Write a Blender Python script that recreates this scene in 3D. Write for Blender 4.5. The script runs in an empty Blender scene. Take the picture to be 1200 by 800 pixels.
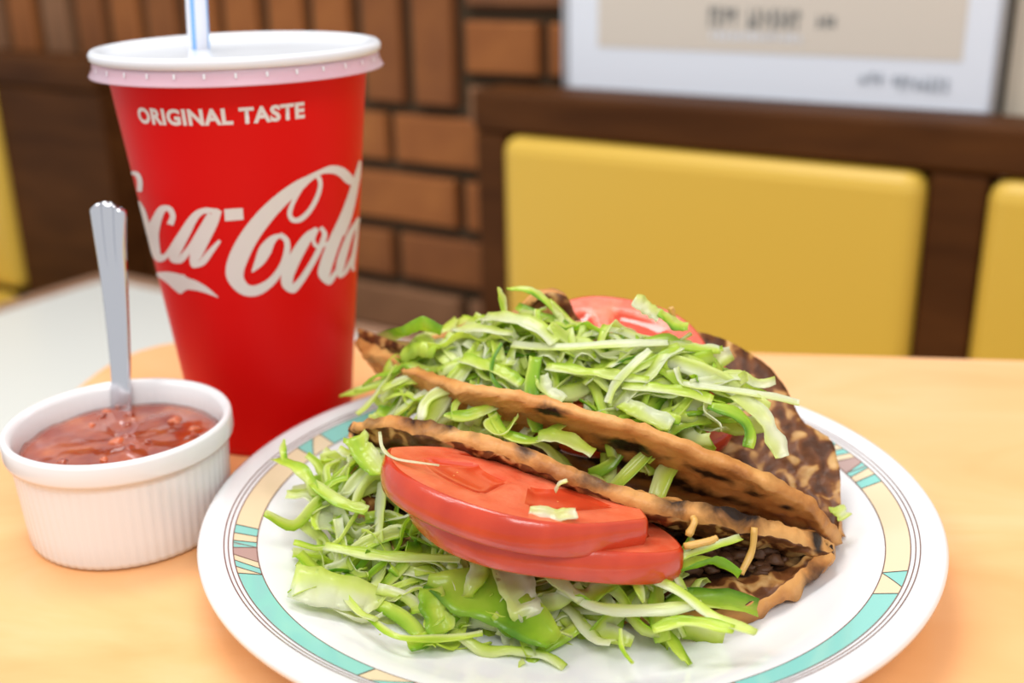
import bpy, bmesh, math, random
from math import pi, sin, cos, radians as R, sqrt, hypot, exp
from mathutils import Vector as V, Matrix, noise
rnd = random.Random(7)
S = bpy.context.scene
COL = S.collection
# ------------------------------------------------------------------ camera
cam = bpy.data.cameras.new('camera'); co = bpy.data.objects.new('camera', cam); COL.objects.link(co)
co.matrix_world = Matrix.Translation((0, 0, .1996)) @ Matrix.Rotation(pi/2-.3497, 4, 'X') @ Matrix.Rotation(-.0216, 4, 'Z')
cam.sensor_width = 36; cam.lens = 36*1333.2/1200; cam.clip_start = .02
cam.dof.use_dof = True; cam.dof.focus_distance = .335; cam.dof.aperture_fstop = 7.5
S.camera = co
# ------------------------------------------------------------------ world, lamps, exposure
w = bpy.data.worlds.new('world'); S.world = w; w.use_nodes = True
w.node_tree.nodes['Background'].inputs[0].default_value = (.98, .99, 1.0, 1)
w.node_tree.nodes['Background'].inputs[1].default_value = .62
S.view_settings.view_transform = 'Standard'; S.view_settings.look = 'None'
S.view_settings.gamma = 1; S.view_settings.use_curve_mapping = False
S.view_settings.exposure = 0.25
def area(name, loc, target, size, sizey, power, col=(1, .98, .95)):
    l = bpy.data.lights.new(name, 'AREA'); l.shape = 'RECTANGLE'; l.size = size; l.size_y = sizey
    l.energy = power; l.color = col
    o = bpy.data.objects.new(name, l); COL.objects.link(o); o.location = loc
    o.rotation_euler = (V(target)-V(loc)).to_track_quat('-Z', 'Y').to_euler()
    return o
area('ceiling_lamp_over_table', (-.25, .75, 1.65), (0, .35, 0), .9, .5, 13)
area('ceiling_lamp_behind_camera', (.35, -.9, 1.6), (0, .4, 0), 1.0, .6, 17)
area('ceiling_lamp_left', (-1.2, .1, 1.5), (-.1, .45, 0), .6, .6, 8)
# ------------------------------------------------------------------ helpers
def mat(name, col, rough=.5, **k):
    m = bpy.data.materials.new(name); m.use_nodes = True
    b = m.node_tree.nodes['Principled BSDF']
    b.inputs['Base Color'].default_value = (*col, 1); b.inputs['Roughness'].default_value = rough
    for a, v in k.items(): b.inputs[a.replace('_', ' ')].default_value = v
    return m
def nd(m, t, **k):
    n = m.node_tree.nodes.new(t)
    for a, v in k.items():
        if a.startswith('i_'): n.inputs[a[2:].replace('_', ' ')].default_value = v
        else: setattr(n, a, v)
    return n
def lk(m, a, b): m.node_tree.links.new(a, b)
def ramp(m, fac, stops):
    r = nd(m, 'ShaderNodeValToRGB'); e = r.color_ramp.elements
    while len(e) < len(stops): e.new(.5)
    for x, (p, c) in zip(e, stops): x.position = p; x.color = (*c, 1)
    lk(m, fac, r.inputs[0]); return r.outputs[0]
def noise_tex(m, scale, detail=4, coord='Object', dist=0, vec=None, stretch=None):
    n = nd(m, 'ShaderNodeTexNoise', i_Scale=scale, i_Detail=detail, i_Distortion=dist)
    if vec is None:
        tc = nd(m, 'ShaderNodeTexCoord'); vec = tc.outputs[coord]
    if stretch:
        mp = nd(m, 'ShaderNodeMapping'); mp.inputs['Scale'].default_value = stretch; lk(m, vec, mp.inputs[0]); vec = mp.outputs[0]
    lk(m, vec, n.inputs['Vector']); return n.outputs['Fac']
def bsdf(m): return m.node_tree.nodes['Principled BSDF']
def bump(m, fac, strength, dist=.001):
    b = nd(m, 'ShaderNodeBump', i_Strength=strength, i_Distance=dist); lk(m, fac, b.inputs['Height'])
    lk(m, b.outputs[0], bsdf(m).inputs['Normal'])
def link(name, me, parent=None, loc=None):
    o = bpy.data.objects.new(name, me); COL.objects.link(o)
    if parent: o.parent = parent
    if loc: o.location = loc
    return o
def mesh(name, vs, fs, mats, parent=None, smooth=True, mi=None, loc=None, attr=None):
    me = bpy.data.meshes.new(name); me.from_pydata([tuple(v) for v in vs], [], fs)
    for m in (mats if isinstance(mats, (list, tuple)) else [mats]): me.materials.append(m)
    if smooth: me.polygons.foreach_set('use_smooth', [True]*len(fs))
    if mi: me.polygons.foreach_set('material_index', mi)
    if attr:
        for an, vals in attr.items():
            a = me.attributes.new(an, 'FLOAT', 'POINT'); a.data.foreach_set('value', vals)
    me.update()
    return link(name, me, parent, loc)
def tag(o, label=None, cat=None, group=None, kind=None):
    for k, v in (('label', label), ('category', cat), ('group', group), ('kind', kind)):
        if v: o[k] = v
    return o
def empty(name, loc, rz=0):
    o = bpy.data.objects.new(name, None); COL.objects.link(o); o.location = loc; o.rotation_euler = (0, 0, rz)
    o.empty_display_size = .02
    return o
def lathe(name, prof, n, m, parent=None, loc=None, closed=False, rfun=None, smooth=True):
    vs, fs = [], []
    for r, z in prof:
        for k in range(n):
            a = 2*pi*k/n; q = r if rfun is None else rfun(r, z, a)
            vs.append((q*cos(a), q*sin(a), z))
    L = len(prof)
    for i in range(L if closed else L-1):
        j = (i+1) % L
        for k in range(n):
            k2 = (k+1) % n
            fs.append((i*n+k, i*n+k2, j*n+k2, j*n+k))
    if not closed:
        if prof[0][0] > 1e-4: fs.append(tuple(range(n))[::-1])
        if prof[-1][0] > 1e-4: fs.append(tuple((L-1)*n+k for k in range(n)))
    return mesh(name, vs, fs, m, parent, smooth, loc=loc)
def rbox(name, sx, sy, sz, m, parent=None, loc=(0, 0, 0), bev=.002, seg=2):
    bm = bmesh.new(); bmesh.ops.create_cube(bm, size=1)
    for v in bm.verts: v.co = V((v.co.x*sx, v.co.y*sy, v.co.z*sz))
    if bev: bmesh.ops.bevel(bm, geom=list(bm.edges), offset=bev, segments=seg, affect='EDGES', profile=.5)
    me = bpy.data.meshes.new(name); bm.to_mesh(me); bm.free(); me.materials.append(m)
    return link(name, me, parent, loc)
def cr(pts, n):
    """Catmull-Rom through pts (Vectors), n samples"""
    pts = [V(p) for p in pts]
    if len(pts) == 2: pts = [pts[0], (pts[0]+pts[1])/2, pts[1]]
    P = [pts[0]*2-pts[1]] + pts + [pts[-1]*2-pts[-2]]
    out = []
    for i in range(n):
        t = i/(n-1)*(len(pts)-1); k = min(int(t), len(pts)-2); f = t-k
        a, b, c, d = P[k:k+4]
        out.append(.5*((2*b)+(c-a)*f+(2*a-5*b+4*c-d)*f*f+(3*b-a-3*c+d)*f**3))
    return out
def tube(name, pts, rad, m, parent=None, n=12, ns=24, stripe=None):
    pts = cr(pts, ns); vs, fs = [], []
    for i, p in enumerate(pts):
        t = (pts[min(i+1, ns-1)]-pts[max(i-1, 0)]).normalized(); a = t.cross(V((0, 1, 0))).normalized(); b = t.cross(a)
        for k in range(n): vs.append(p+(a*cos(2*pi*k/n)+b*sin(2*pi*k/n))*rad)
    for i in range(ns-1):
        for k in range(n): fs.append((i*n+k, i*n+(k+1) % n, (i+1)*n+(k+1) % n, (i+1)*n+k))
    return mesh(name, vs, fs, m, parent)
# ------------------------------------------------------------------ materials
def m_wood(name, c1, c2, rough, scale=6, st=(1, 6, 6)):
    m = mat(name, c1, rough); f = noise_tex(m, scale, 5, stretch=st, dist=.6)
    lk(m, ramp(m, f, [(.3, c1), (.7, c2)]), bsdf(m).inputs['Base Color']); return m
M_table = mat('table_laminate', (.9, .5, .2), .3)
f = noise_tex(M_table, 9, 6, dist=1.0, stretch=(1, 2.2, 1))
lk(M_table, ramp(M_table, f, [(.3, (.82, .385, .145)), (.5, (.88, .45, .19)), (.72, (.89, .51, .25))]), bsdf(M_table).inputs['Base Color'])
bsdf(M_table).inputs['Specular IOR Level'].default_value = .5
M_edge = m_wood('table_edge_wood', (.45, .2, .08), (.6, .3, .12), .4)
M_dark = m_wood('dark_bench_wood', (.048, .015, .003), (.092, .031, .007), .6, 5)
bsdf(M_dark).inputs['Specular IOR Level'].default_value = .12
M_yellow = mat('yellow_vinyl', (.66, .42, .052), .42); bump(M_yellow, noise_tex(M_yellow, 260, 2), .12, .0004)
M_white = mat('white_laminate', (.80, .82, .78), .35)
M_trim = m_wood('pale_brown_edging', (.36, .20, .12), (.48, .28, .18), .45)
M_mortar = mat('dark_mortar', (.048, .028, .011), .95); bump(M_mortar, noise_tex(M_mortar, 120, 4), .5, .002)
def m_brick(name, c1, c2):
    m = mat(name, c1, .8); f = noise_tex(m, 22, 6)
    lk(m, ramp(m, f, [(.3, c1), (.7, c2)]), bsdf(m).inputs['Base Color']); bump(m, noise_tex(m, 90, 5), .4, .002); return m
BR = [m_brick('brick_orange', (.22, .064, .010), (.30, .098, .018)), m_brick('brick_rust', (.17, .050, .009), (.23, .075, .014)),
      m_brick('brick_tan', (.19, .082, .034), (.25, .115, .05)), m_brick('brick_brown', (.13, .046, .014), (.19, .068, .02))]
M_plaster = mat('beige_plaster', (.62, .54, .43), .9)
M_floor = mat('floor_tile', (.25, .17, .11), .5)
M_porc = mat('white_porcelain', (.79, .795, .815), .14, Coat_Weight=.3, Coat_Roughness=.05)
M_ram = mat('ramekin_porcelain', (.79, .79, .80), .16)
M_red = mat('red_printed_paper', (.62, .0025, .0025), .45, Specular_IOR_Level=.16)
M_print = mat('white_ink', (.66, .62, .60), .45)
M_lid = mat('white_plastic_lid', (.72, .74, .79), .25, Subsurface_Weight=.15, Subsurface_Radius=(.01, .01, .01))
def m_clear(name, col, fac, rough=.25):
    m = mat(name, col, rough); t = nd(m, 'ShaderNodeBsdfTransparent'); mx = nd(m, 'ShaderNodeMixShader')
    mx.inputs[0].default_value = fac; o = m.node_tree.nodes['Material Output']
    lk(m, t.outputs[0], mx.inputs[1]); lk(m, bsdf(m).outputs[0], mx.inputs[2]); lk(m, mx.outputs[0], o.inputs[0]); return m
M_skirt = m_clear('frosted_lid_skirt', (.84, .64, .76), .52)
M_straw = mat('white_straw', (.78, .79, .86), .3); M_blue = mat('blue_straw_stripe', (.22, .47, .86), .3)
M_steel = mat('polished_steel', (.68, .69, .74), .13, Metallic=1.0)
M_sauce = mat('red_salsa', (.42, .055, .012), .16, Coat_Weight=.8, Coat_Roughness=.03, Subsurface_Weight=.2, Subsurface_Radius=(.004, .0015, .001))
f = noise_tex(M_sauce, 90, 4); lk(M_sauce, ramp(M_sauce, f, [(.35, (.25, .024, .003)), (.55, (.36, .055, .008)), (.75, (.50, .12, .025))]), bsdf(M_sauce).inputs['Base Color'])
M_chunk = mat('salsa_chunk', (.55, .12, .035), .15, Coat_Weight=.5, Subsurface_Weight=.3, Subsurface_Radius=(.003, .001, .001))
M_teal = mat('teal_glaze', (.24, .60, .55), .15, Coat_Weight=.3); M_cream = mat('cream_glaze', (.78, .64, .43), .15, Coat_Weight=.3)
M_mauve = mat('mauve_glaze', (.46, .32, .29), .15, Coat_Weight=.3); M_line = mat('brown_glaze_line', (.20, .11, .09), .2)
# lettuce: colour along an own 'tone' attribute (white rib .. green leaf)
def m_lettuce():
    m = mat('lettuce_leaf', (.6, .8, .3), .2); a = nd(m, 'ShaderNodeAttribute', attribute_name='tone')
    f = noise_tex(m, 160, 3); ad = nd(m, 'ShaderNodeMath', operation='MULTIPLY_ADD'); lk(m, f, ad.inputs[0]); ad.inputs[1].default_value = .22
    ad2 = nd(m, 'ShaderNodeMath', operation='ADD'); ad2.inputs[1].default_value = -.11; lk(m, a.outputs['Fac'], ad2.inputs[0]); lk(m, ad2.outputs[0], ad.inputs[2])
    c = ramp(m, ad.outputs[0], [(0, (.88, .90, .70)), (.22, (.82, .88, .38)), (.5, (.72, .84, .13)), (.8, (.42, .66, .05)), (1, (.16, .38, .03))])
    lk(m, c, bsdf(m).inputs['Base Color']); bsdf(m).inputs['Specular IOR Level'].default_value = .55
    t = nd(m, 'ShaderNodeBsdfTranslucent'); lk(m, c, t.inputs[0]); mx = nd(m, 'ShaderNodeMixShader'); mx.inputs[0].default_value = .58
    lk(m, bsdf(m).outputs[0], mx.inputs[1]); lk(m, t.outputs[0], mx.inputs[2]); lk(m, mx.outputs[0], m.node_tree.nodes['Material Output'].inputs[0])
    bump(m, noise_tex(m, 300, 2), .10, .0005)
    return m
M_let = m_lettuce()
def m_tort(name, spots):
    m = mat(name, (.5, .25, .09), .5); a = nd(m, 'ShaderNodeAttribute', attribute_name='char')
    if spots:   # browned all over, with pale unbrowned flecks
        f = noise_tex(m, 150, 1.5, dist=.5); c = ramp(m, f, [(.36, (.07, .022, .006)), (.52, (.16, .052, .014)), (.57, (.40, .19, .055)), (.66, (.58, .34, .13))])
    else:
        f = noise_tex(m, 55, 5, dist=.6); c = ramp(m, f, [(.28, (.26, .085, .02)), (.42, (.50, .21, .055)), (.6, (.64, .32, .10)), (.8, (.72, .42, .16))])
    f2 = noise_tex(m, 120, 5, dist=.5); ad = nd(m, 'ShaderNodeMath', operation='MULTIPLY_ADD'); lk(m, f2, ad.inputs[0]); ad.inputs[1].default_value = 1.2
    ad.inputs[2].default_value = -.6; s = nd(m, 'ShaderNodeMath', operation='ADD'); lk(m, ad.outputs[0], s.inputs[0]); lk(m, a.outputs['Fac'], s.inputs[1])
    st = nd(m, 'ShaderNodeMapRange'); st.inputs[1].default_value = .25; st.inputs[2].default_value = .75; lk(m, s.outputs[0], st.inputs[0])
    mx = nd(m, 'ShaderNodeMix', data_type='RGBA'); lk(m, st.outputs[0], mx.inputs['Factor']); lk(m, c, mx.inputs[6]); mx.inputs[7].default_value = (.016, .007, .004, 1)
    lk(m, mx.outputs[2], bsdf(m).inputs['Base Color']); bsdf(m).inputs['Roughness'].default_value = .42; bsdf(m).inputs['Specular IOR Level'].default_value = .28
    bump(m, noise_tex(m, 220, 6), .6, .0012); return m
M_tort = m_tort('browned_tortilla', False); M_tin = m_tort('spotted_tortilla', True)
M_skin = mat('tomato_skin', (.54, .034, .008), .22, Coat_Weight=.35, Coat_Roughness=.04, Subsurface_Weight=.25, Subsurface_Radius=(.006, .002, .001))
bump(M_skin, noise_tex(M_skin, 330, 3), .28, .0006); f = noise_tex(M_skin, 70, 3, stretch=(1, 1, .3)); lk(M_skin, ramp(M_skin, f, [(.3, (.44, .028, .006)), (.7, (.57, .052, .013))]), bsdf(M_skin).inputs['Base Color'])
M_flesh = mat('tomato_flesh', (.66, .08, .03), .32, Coat_Weight=.2, Coat_Roughness=.05, Subsurface_Weight=.35, Subsurface_Radius=(.008, .003, .002))
f = noise_tex(M_flesh, 110, 4); lk(M_flesh, ramp(M_flesh, f, [(.3, (.60, .065, .02)), (.7, (.74, .17, .08))]), bsdf(M_flesh).inputs['Base Color']); bump(M_flesh, noise_tex(M_flesh, 300, 3), .3, .0008)
M_gel = mat('tomato_gel', (.58, .055, .016), .15, Coat_Weight=.4, Subsurface_Weight=.3, Subsurface_Radius=(.006, .002, .001))
M_seed = mat('tomato_seed', (.76, .36, .12), .2, Subsurface_Weight=.2, Subsurface_Radius=(.002, .001, .001))
M_beef = mat('seasoned_beef', (.085, .034, .014), .55, Specular_IOR_Level=.3); bump(M_beef, noise_tex(M_beef, 300, 4), .7, .001)
M_cheese = mat('yellow_cheese', (.60, .34, .08), .4, Subsurface_Weight=.3, Subsurface_Radius=(.003, .002, .001))
M_post_w = mat('poster_board', (.70, .74, .82), .4); M_post_b = mat('poster_beige_print', (.60, .54, .47), .5)
M_ink = mat('poster_grey_ink', (.22, .22, .21), .6); M_ink2 = mat('poster_blue_grey_ink', (.42, .46, .52), .6); M_alu = mat('brushed_aluminium', (.55, .56, .58), .35, Metallic=.9)
# ------------------------------------------------------------------ setting: wall, floor
WD = V((cos(R(33)), -sin(R(33)), 0)); WN = V((-sin(R(33)), -cos(R(33)), 0)); WO = V((-.18, 1.38, 0)); WA = math.atan2(WD.y, WD.x)
def wpt(s, off, z): return WO + WD*s + WN*off + V((0, 0, z))
def wall_obj(name, x0, x1, z0, z1, m, th=.08):
    o = rbox(name, x1-x0, th, z1-z0, m, None, wpt((x0+x1)/2, -th/2-.006, (z0+z1)/2), bev=0); o.rotation_euler = (0, 0, WA); o['kind'] = 'structure'; return o
FLOOR = -.72
wb = wall_obj('wall_back', -1.8, .722, FLOOR, .62, M_mortar)
wr = wall_obj('wall_right', .724, 1.9, FLOOR, .62, M_plaster); wr.location += WN*.004
fl = rbox('floor', 5, 5, .04, M_floor, None, (0, .6, FLOOR-.021), bev=0); fl['kind'] = 'structure'
brick_me = {}
def brick(s0, s1, z0, z1, k):
    key = (round(s1-s0, 3), round(z1-z0, 3), k)
    if key not in brick_me:
        bm = bmesh.new(); bmesh.ops.create_cube(bm, size=1)
        for v in bm.verts: v.co = V((v.co.x*key[0], v.co.y*.02, v.co.z*key[1]))
        bmesh.ops.bevel(bm, geom=[e for e in bm.edges if all(v.co.y < 0 for v in e.verts)], offset=.003, segments=1, affect='EDGES')
        me = bpy.data.meshes.new('brick'); bm.to_mesh(me); bm.free(); me.materials.append(BR[k]); brick_me[key] = me
    o = bpy.data.objects.new('brick', brick_me[key]); COL.objects.link(o); o.parent = wb
    o.matrix_parent_inverse = wb.matrix_basis.inverted()
    o.location = wpt((s0+s1)/2, rnd.uniform(-.004, .001), (z0+z1)/2); o.rotation_euler = (0, 0, WA)
pick = lambda: rnd.choice([0, 0, 1, 1, 2, 3])
x = .149
while x > -1.0:                                   # soldier course of upright bricks
    brick(x-.054, x, .010, .215, pick()); x -= .0735
for r in range(5):                                # courses right of it
    z0 = -.022+.0705*r; off = .105*(r % 2)
    for s in (.167, .377, .587):
        a = max(.167, s-off); b = min(.715, s-off+.197)
        if b-a > .03: brick(a, b, z0, z0+.055, 2 if r == 0 else (0 if (r == 1) else pick()))
for r in range(4):                                # courses below
    z1 = -.004-.0715*r; off = .060 if r % 2 == 0 else .159
    s = off-.21*5
    while s < .68:
        brick(s, min(s+.196, .715), z1-.0555, z1, [0, 0, 1, 2][r] if 0 < s+.1 < .3 else pick()); s += .21
# ------------------------------------------------------------------ benches
def bench(label, s_list, s0, s1, ztop):
    """s_list: panel spans; posts fill the gaps"""
    off = .05; b = empty('bench', wpt(s0, off, FLOOR)); tag(b, label, 'bench', 'wooden benches along the brick wall')
    rot = WA; inv = (Matrix.Translation(b.location)).inverted()
    def add(name, a, c, z0, z1, d0, d1, m, bev):
        o = rbox(name, c-a, d1-d0, z1-z0, m, b, wpt((a+c)/2, (d0+d1)/2, (z0+z1)/2)-b.location, bev, 3); o.rotation_euler = (0, 0, rot); return o
    add('top_rail', s0, s1, ztop-.042, ztop, .025, .085, M_dark, .006)
    edges = [s0]+[e for p in s_list for e in p]+[s1]
    for i in range(0, len(edges), 2):
        if edges[i+1]-edges[i] > .01: add('post', edges[i]+.0005, edges[i+1]-.0005, FLOOR, ztop-.0425, .03, .08, M_dark, .004)
    for p in s_list: add('backrest_panel', p[0]+.001, p[1]-.001, -.30, ztop-.0435, .04, .094, M_yellow, .016)
    for p in s_list: add('seat', p[0], min(p[1], s1-.16) if s1 < 0 else p[1], -.38, -.30, .09, .40, M_yellow, .012)
    add('seat_rail', s0, s1-.16 if s1 < 0 else s1, -.43, -.382, .081, .40, M_dark, .004)
    for p in (s0+.03, s1-(.19 if s1 < 0 else .03)): add('leg', p-.025, p+.025, FLOOR, -.432, .34, .39, M_dark, .003)
bench('dark wooden bench with yellow vinyl back panels behind the plate of tacos', [(.264, .686), (.734, 1.15)], .226, 1.20, .043)
bench('dark wooden bench with yellow back panel behind the spoon and ramekin', [(-1.05, -.60)], -1.10, -.37, .048)
# ------------------------------------------------------------------ poster
po = empty('poster', wpt(.30, .004, .036)); tag(po, 'white framed poster with beige print hung on the wall above the bench', 'poster')
def pbox(name, s0, s1, z0, z1, d0, d1, m, bev=.001):
    o = rbox(name, s1-s0, d1-d0, z1-z0, m, po, wpt((s0+s1)/2, (d0+d1)/2, (z0+z1)/2)-po.location, bev, 1); o.rotation_euler = (0, 0, WA); return o
pbox('board', .304, .716, .042, .45, .008, .02, M_post_w)
pbox('beige_print', .339, .690, .084, .42, .0201, .0206, M_post_b, 0)
for a, b, c, d in ((.2985, .3035, .036, .456), (.7165, .7205, .036, .456)): pbox('frame_side', a, b, c, d, .004, .024, M_alu)
for c, d in ((.036, .0415), (.4505, .456)): pbox('frame_rail', .304, .716, c, d, .004, .024, M_alu)
def glyphs(name, s0, s1, z0, z1, m, n):       # illegible printed strokes
    vs, fs = [], []; st = (s1-s0)/n
    for i in range(n):
        a = s0+st*i; q = []
        for _ in range(3):
            k = rnd.random()
            if k < .5: x0 = a+rnd.uniform(0, .5)*st; q.append((x0, x0+st*.28, z0, z1))
            else: zz = rnd.uniform(z0, z1-(z1-z0)*.3); q.append((a+st*.05, a+st*.85, zz, zz+(z1-z0)*.28))
        for x0, x1, y0, y1 in q:
            b = len(vs); vs += [wpt(x, .0209, y)-po.location for x, y in ((x0, y0), (x1, y0), (x1, y1), (x0, y1))]; fs.append((b, b+1, b+2, b+3))
    mesh(name, vs, fs, m, po, False)
glyphs('lettering', .457, .487, .106, .125, M_ink, 4); glyphs('lettering', .496, .548, .105, .124, M_ink, 7); glyphs('lettering', .562, .580, .107, .120, M_ink, 3)
glyphs('small_lettering', .460, .55, .095, .102, M_post_w, 14)
glyphs('caption_lettering', .604, .627, .060, .072, M_ink2, 3); glyphs('caption_lettering', .633, .683, .057, .070, M_ink2, 8)
# ------------------------------------------------------------------ tables
def slab(name, corners, rad, z0, z1, m, parent, inset=.0, seg=8):
    """rounded-corner slab from CCW corners"""
    out = []
    n = len(corners)
    for i in range(n):
        p, a, b = V(corners[i]), V(corners[i-1]), V(corners[(i+1) % n]); u = (a-p).normalized(); v = (b-p).normalized()
        r = rad[i]
        for k in range(seg+1):
            t = k/seg; q = p+u*r*(1-t)**2+v*r*t*t; out.append(q)
    N = len(out); lv = [(0, z0), (0, z1-.002), (.0006, z1-.0006), (.002, z1)]
    c = sum((V(q) for q in out), V((0, 0)))/N; vs, fs = [], []
    for ins, z in lv:
        for q in out:
            d = (c-q); vs.append((*(q+d.normalized()*ins), z))
    for i in range(len(lv)-1):
        for k in range(N): fs.append((i*N+k, i*N+(k+1) % N, (i+1)*N+(k+1) % N, (i+1)*N+k))
    fs.append(tuple(range(N))[::-1]); fs.append(tuple((len(lv)-1)*N+k for k in range(N)))
    o = mesh(name, vs, fs, m, parent, False); return o
tb = empty('dining_table', (.2, .2, FLOOR)); tag(tb, 'light orange wood-look dining table under the plate, cup and ramekin', 'table')
def loc2(o, p): return [(x-p[0], y-p[1]) for x, y in o]
tc = [(-.2785, -.05), (.62, -.177), (.702, .4405), (-.196, .5695)]
slab('tabletop', loc2(tc, (.2, .2)), (.04, .04, .04, .055), -FLOOR-.028, -FLOOR, M_table, tb)
lathe('pedestal', [(.03, .012), (.03, -FLOOR-.0285)], 24, M_dark, tb); lathe('foot_plate', [(.24, 0), (.24, .006), (.05, .0115)], 40, M_dark, tb)
# low white table, beyond the left edge
wt = empty('side_table', (-.5, 1.2, FLOOR)); tag(wt, 'white-topped table with pale brown edging beyond the red cup', 'table')
A = V((-.6008, 1.6117))*.93; eu = WD.xy; ev = WN.xy
A = A - ev*.010
def wq(u, v): return A+eu*u+ev*v-V((-.5, 1.2))
ZT = .1996-.4696*.93-FLOOR
cc = [wq(.02, .55), wq(.56, .55), wq(.56, .02), wq(.02, .02)]
slab('tabletop', cc, (.02,)*4, ZT-.03, ZT, M_white, wt)
for u0, v0, u1, v1 in ((0, 0, .58, .0195), (0, .5505, .58, .57), (0, .02, .0195, .55), (.5605, .02, .58, .55)):
    slab('edge_strip', [wq(u0, v1), wq(u1, v1), wq(u1, v0), wq(u0, v0)], (.004,)*4, ZT-.032, ZT+.003, M_trim, wt, seg=3)
for u, v in ((.06, .06), (.52, .06), (.52, .51), (.06, .51)):
    q = wq(u, v); rbox('leg', .04, .04, ZT-.032, M_trim, wt, (q.x, q.y, (ZT-.032)/2), .003)
# ------------------------------------------------------------------ plate
PC = V((.0172, .3388, 0))
pl = empty('dinner_plate', PC); tag(pl, 'white dinner plate with teal and cream patterned rim holding the tacos', 'plate')
TOP = [(0, .0062), (.05, .0062), (.074, .0064), (.080, .0072), (.086, .0092), (.092, .0120), (.0965, .0141), (.102, .0160), (.1088, .0183), (.1125, .0195), (.1148, .0205), (.1170, .0211), (.1188, .0206), (.1199, .0192), (.1197, .0176)]
BOT = [(.117, .0160), (.108, .0132), (.094, .0085), (.080, .0040), (.069, .0020), (.067, .0002), (.064, .0002), (.062, .0020), (.03, .0022), (0, .0022)]
lathe('plate_body', TOP+BOT, 192, M_porc, pl)
def pz(r):
    for (a, za), (b, zb) in zip(TOP, TOP[1:]):
        if a <= r <= b: return za+(zb-za)*(r-a)/(b-a)
    return .0062
def sector(name, poly_mats, lift):
    """poly_mats: (r0,r1,fun a0(r),a1(r),mat)"""
    vs, fs, mi, ms = [], [], [], []
    for r0, r1, fa, fb, m in poly_mats:
        if m not in ms: ms.append(m)
        nr = 5; na = max(2, int(abs(fb(r0)-fa(r0))/1.2)+2); b = len(vs)
        for i in range(nr):
            r = r0+(r1-r0)*i/(nr-1)
            for k in range(na):
                a = R(fa(r)+(fb(r)-fa(r))*k/(na-1)); vs.append((r*cos(a), r*sin(a), pz(r)+lift))
        for i in range(nr-1):
            for k in range(na-1): fs.append((b+i*na+k, b+i*na+k+1, b+(i+1)*na+k+1, b+(i+1)*na+k)); mi.append(ms.index(m))
    return mesh(name, vs, fs, ms, pl, True, mi)
r0, r1 = .1018, .1090
segs, lines = [], []
def seg(a_in, a_out, b_in, b_out, m):
    fa = lambda r: a_in+(a_out-a_in)*(r-r0)/(r1-r0); fb = lambda r: b_in+(b_out-b_in)*(r-r0)/(r1-r0)
    segs.append((r0, r1, fb, fa, m))
    for fn in (fa, fb): lines.append((r0, r1, lambda r, fn=fn: fn(r)-.12, lambda r, fn=fn: fn(r)+.12, M_line))
for k in range(4):
    B = 21.7+90*k; g = lambda *a: seg(B-a[0], B-a[1], B-a[2], B-a[3], a[4])
    g(0, 0, .2, 2.2, M_cream); g(.2, 2.2, 2.2, 4.3, M_teal); g(2.2, 4.3, 4.4, 6.2, M_cream)
    g(4.4, 6.2, 9.6, 10.2, M_mauve); g(9.6, 10.2, 11.6, 12.2, M_teal) if 0 else None
    g(9.6, 8.4, 11.4, 10.8, M_teal); g(11.4, 10.8, 13.6, 13.4, M_cream); g(13.6, 13.4, 16.3, 16.3, M_teal)
    g(16.3, 16.3, 47.3, 47.3, M_cream); g(47.3, 47.3, 47.4, 52.5, M_teal); g(47.4, 52.5, 54.5, 54.5, M_cream); g(54.5, 54.5, 90, 90, M_teal)
sector('rim_pattern', segs, .00012)
for rr in (r0, r1, .1104, .1117): lines.append((rr-.00017, rr+.00017, lambda r: 0, lambda r: 360, M_line))
sector('rim_lines', lines, .0002)
# ------------------------------------------------------------------ cup, lid, straw
CC = V((-.1029, .4497, 0)); RB, RW, ZS = .0324, .0487, .1508
cup = empty('paper_cup', CC); tag(cup, 'tall red paper soft drink cup with white script lettering and plastic lid', 'cup')
rc = lambda z: RB+(RW-RB)*z/ZS
lathe('cup_body', [(.028, .004), (RB-.0015, .004), (RB-.001, 0), (RB, .0004), (rc(.004), .004)]+[(rc(z), z) for z in (.03, .06, .09, .12, .151)]+[(.0492, .1525), (.0487, .154), (.0478, .153), (.0476, .15), (.03, .01), (.0, .008)], 128, M_red, cup)
lathe('lid_skirt', [(.0490, .1560), (.0532, .1562), (.0538, .1545), (.0538, .1530), (.0552, .1508), (.0554, .1500), (.0546, .1502), (.0530, .1528), (.0529, .1545), (.0495, .1550)], 128, M_skirt, cup, closed=True)
lathe('lid', [(.0, .1572), (.010, .1572), (.044, .1572), (.0490, .1574), (.0500, .1584), (.0516, .1597), (.0538, .1594), (.0547, .1582), (.0545, .1562), (.0535, .1555), (.0495, .1553), (.044, .1535), (0, .1530)], 128, M_lid, cup)
vs, fs = [], []
for k in range(64):                                # small snap tabs moulded on the skirt
    a = 2*pi*k/64
    if k % 2: continue
    b = len(vs)
    for da, rr, z in ((-.008, .0541, .1545), (.008, .0541, .1545), (.008, .0543, .1528), (-.008, .0543, .1528)): vs.append((rr*cos(a+da), rr*sin(a+da), z))
    fs.append((b, b+1, b+2, b+3))
mesh('snap_tabs', vs, fs, M_lid, cup)
def cp(th, z, lift=.00018):
    a = R(th); r = rc(z)+lift; return V((r*cos(a), r*sin(a), z))
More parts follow.
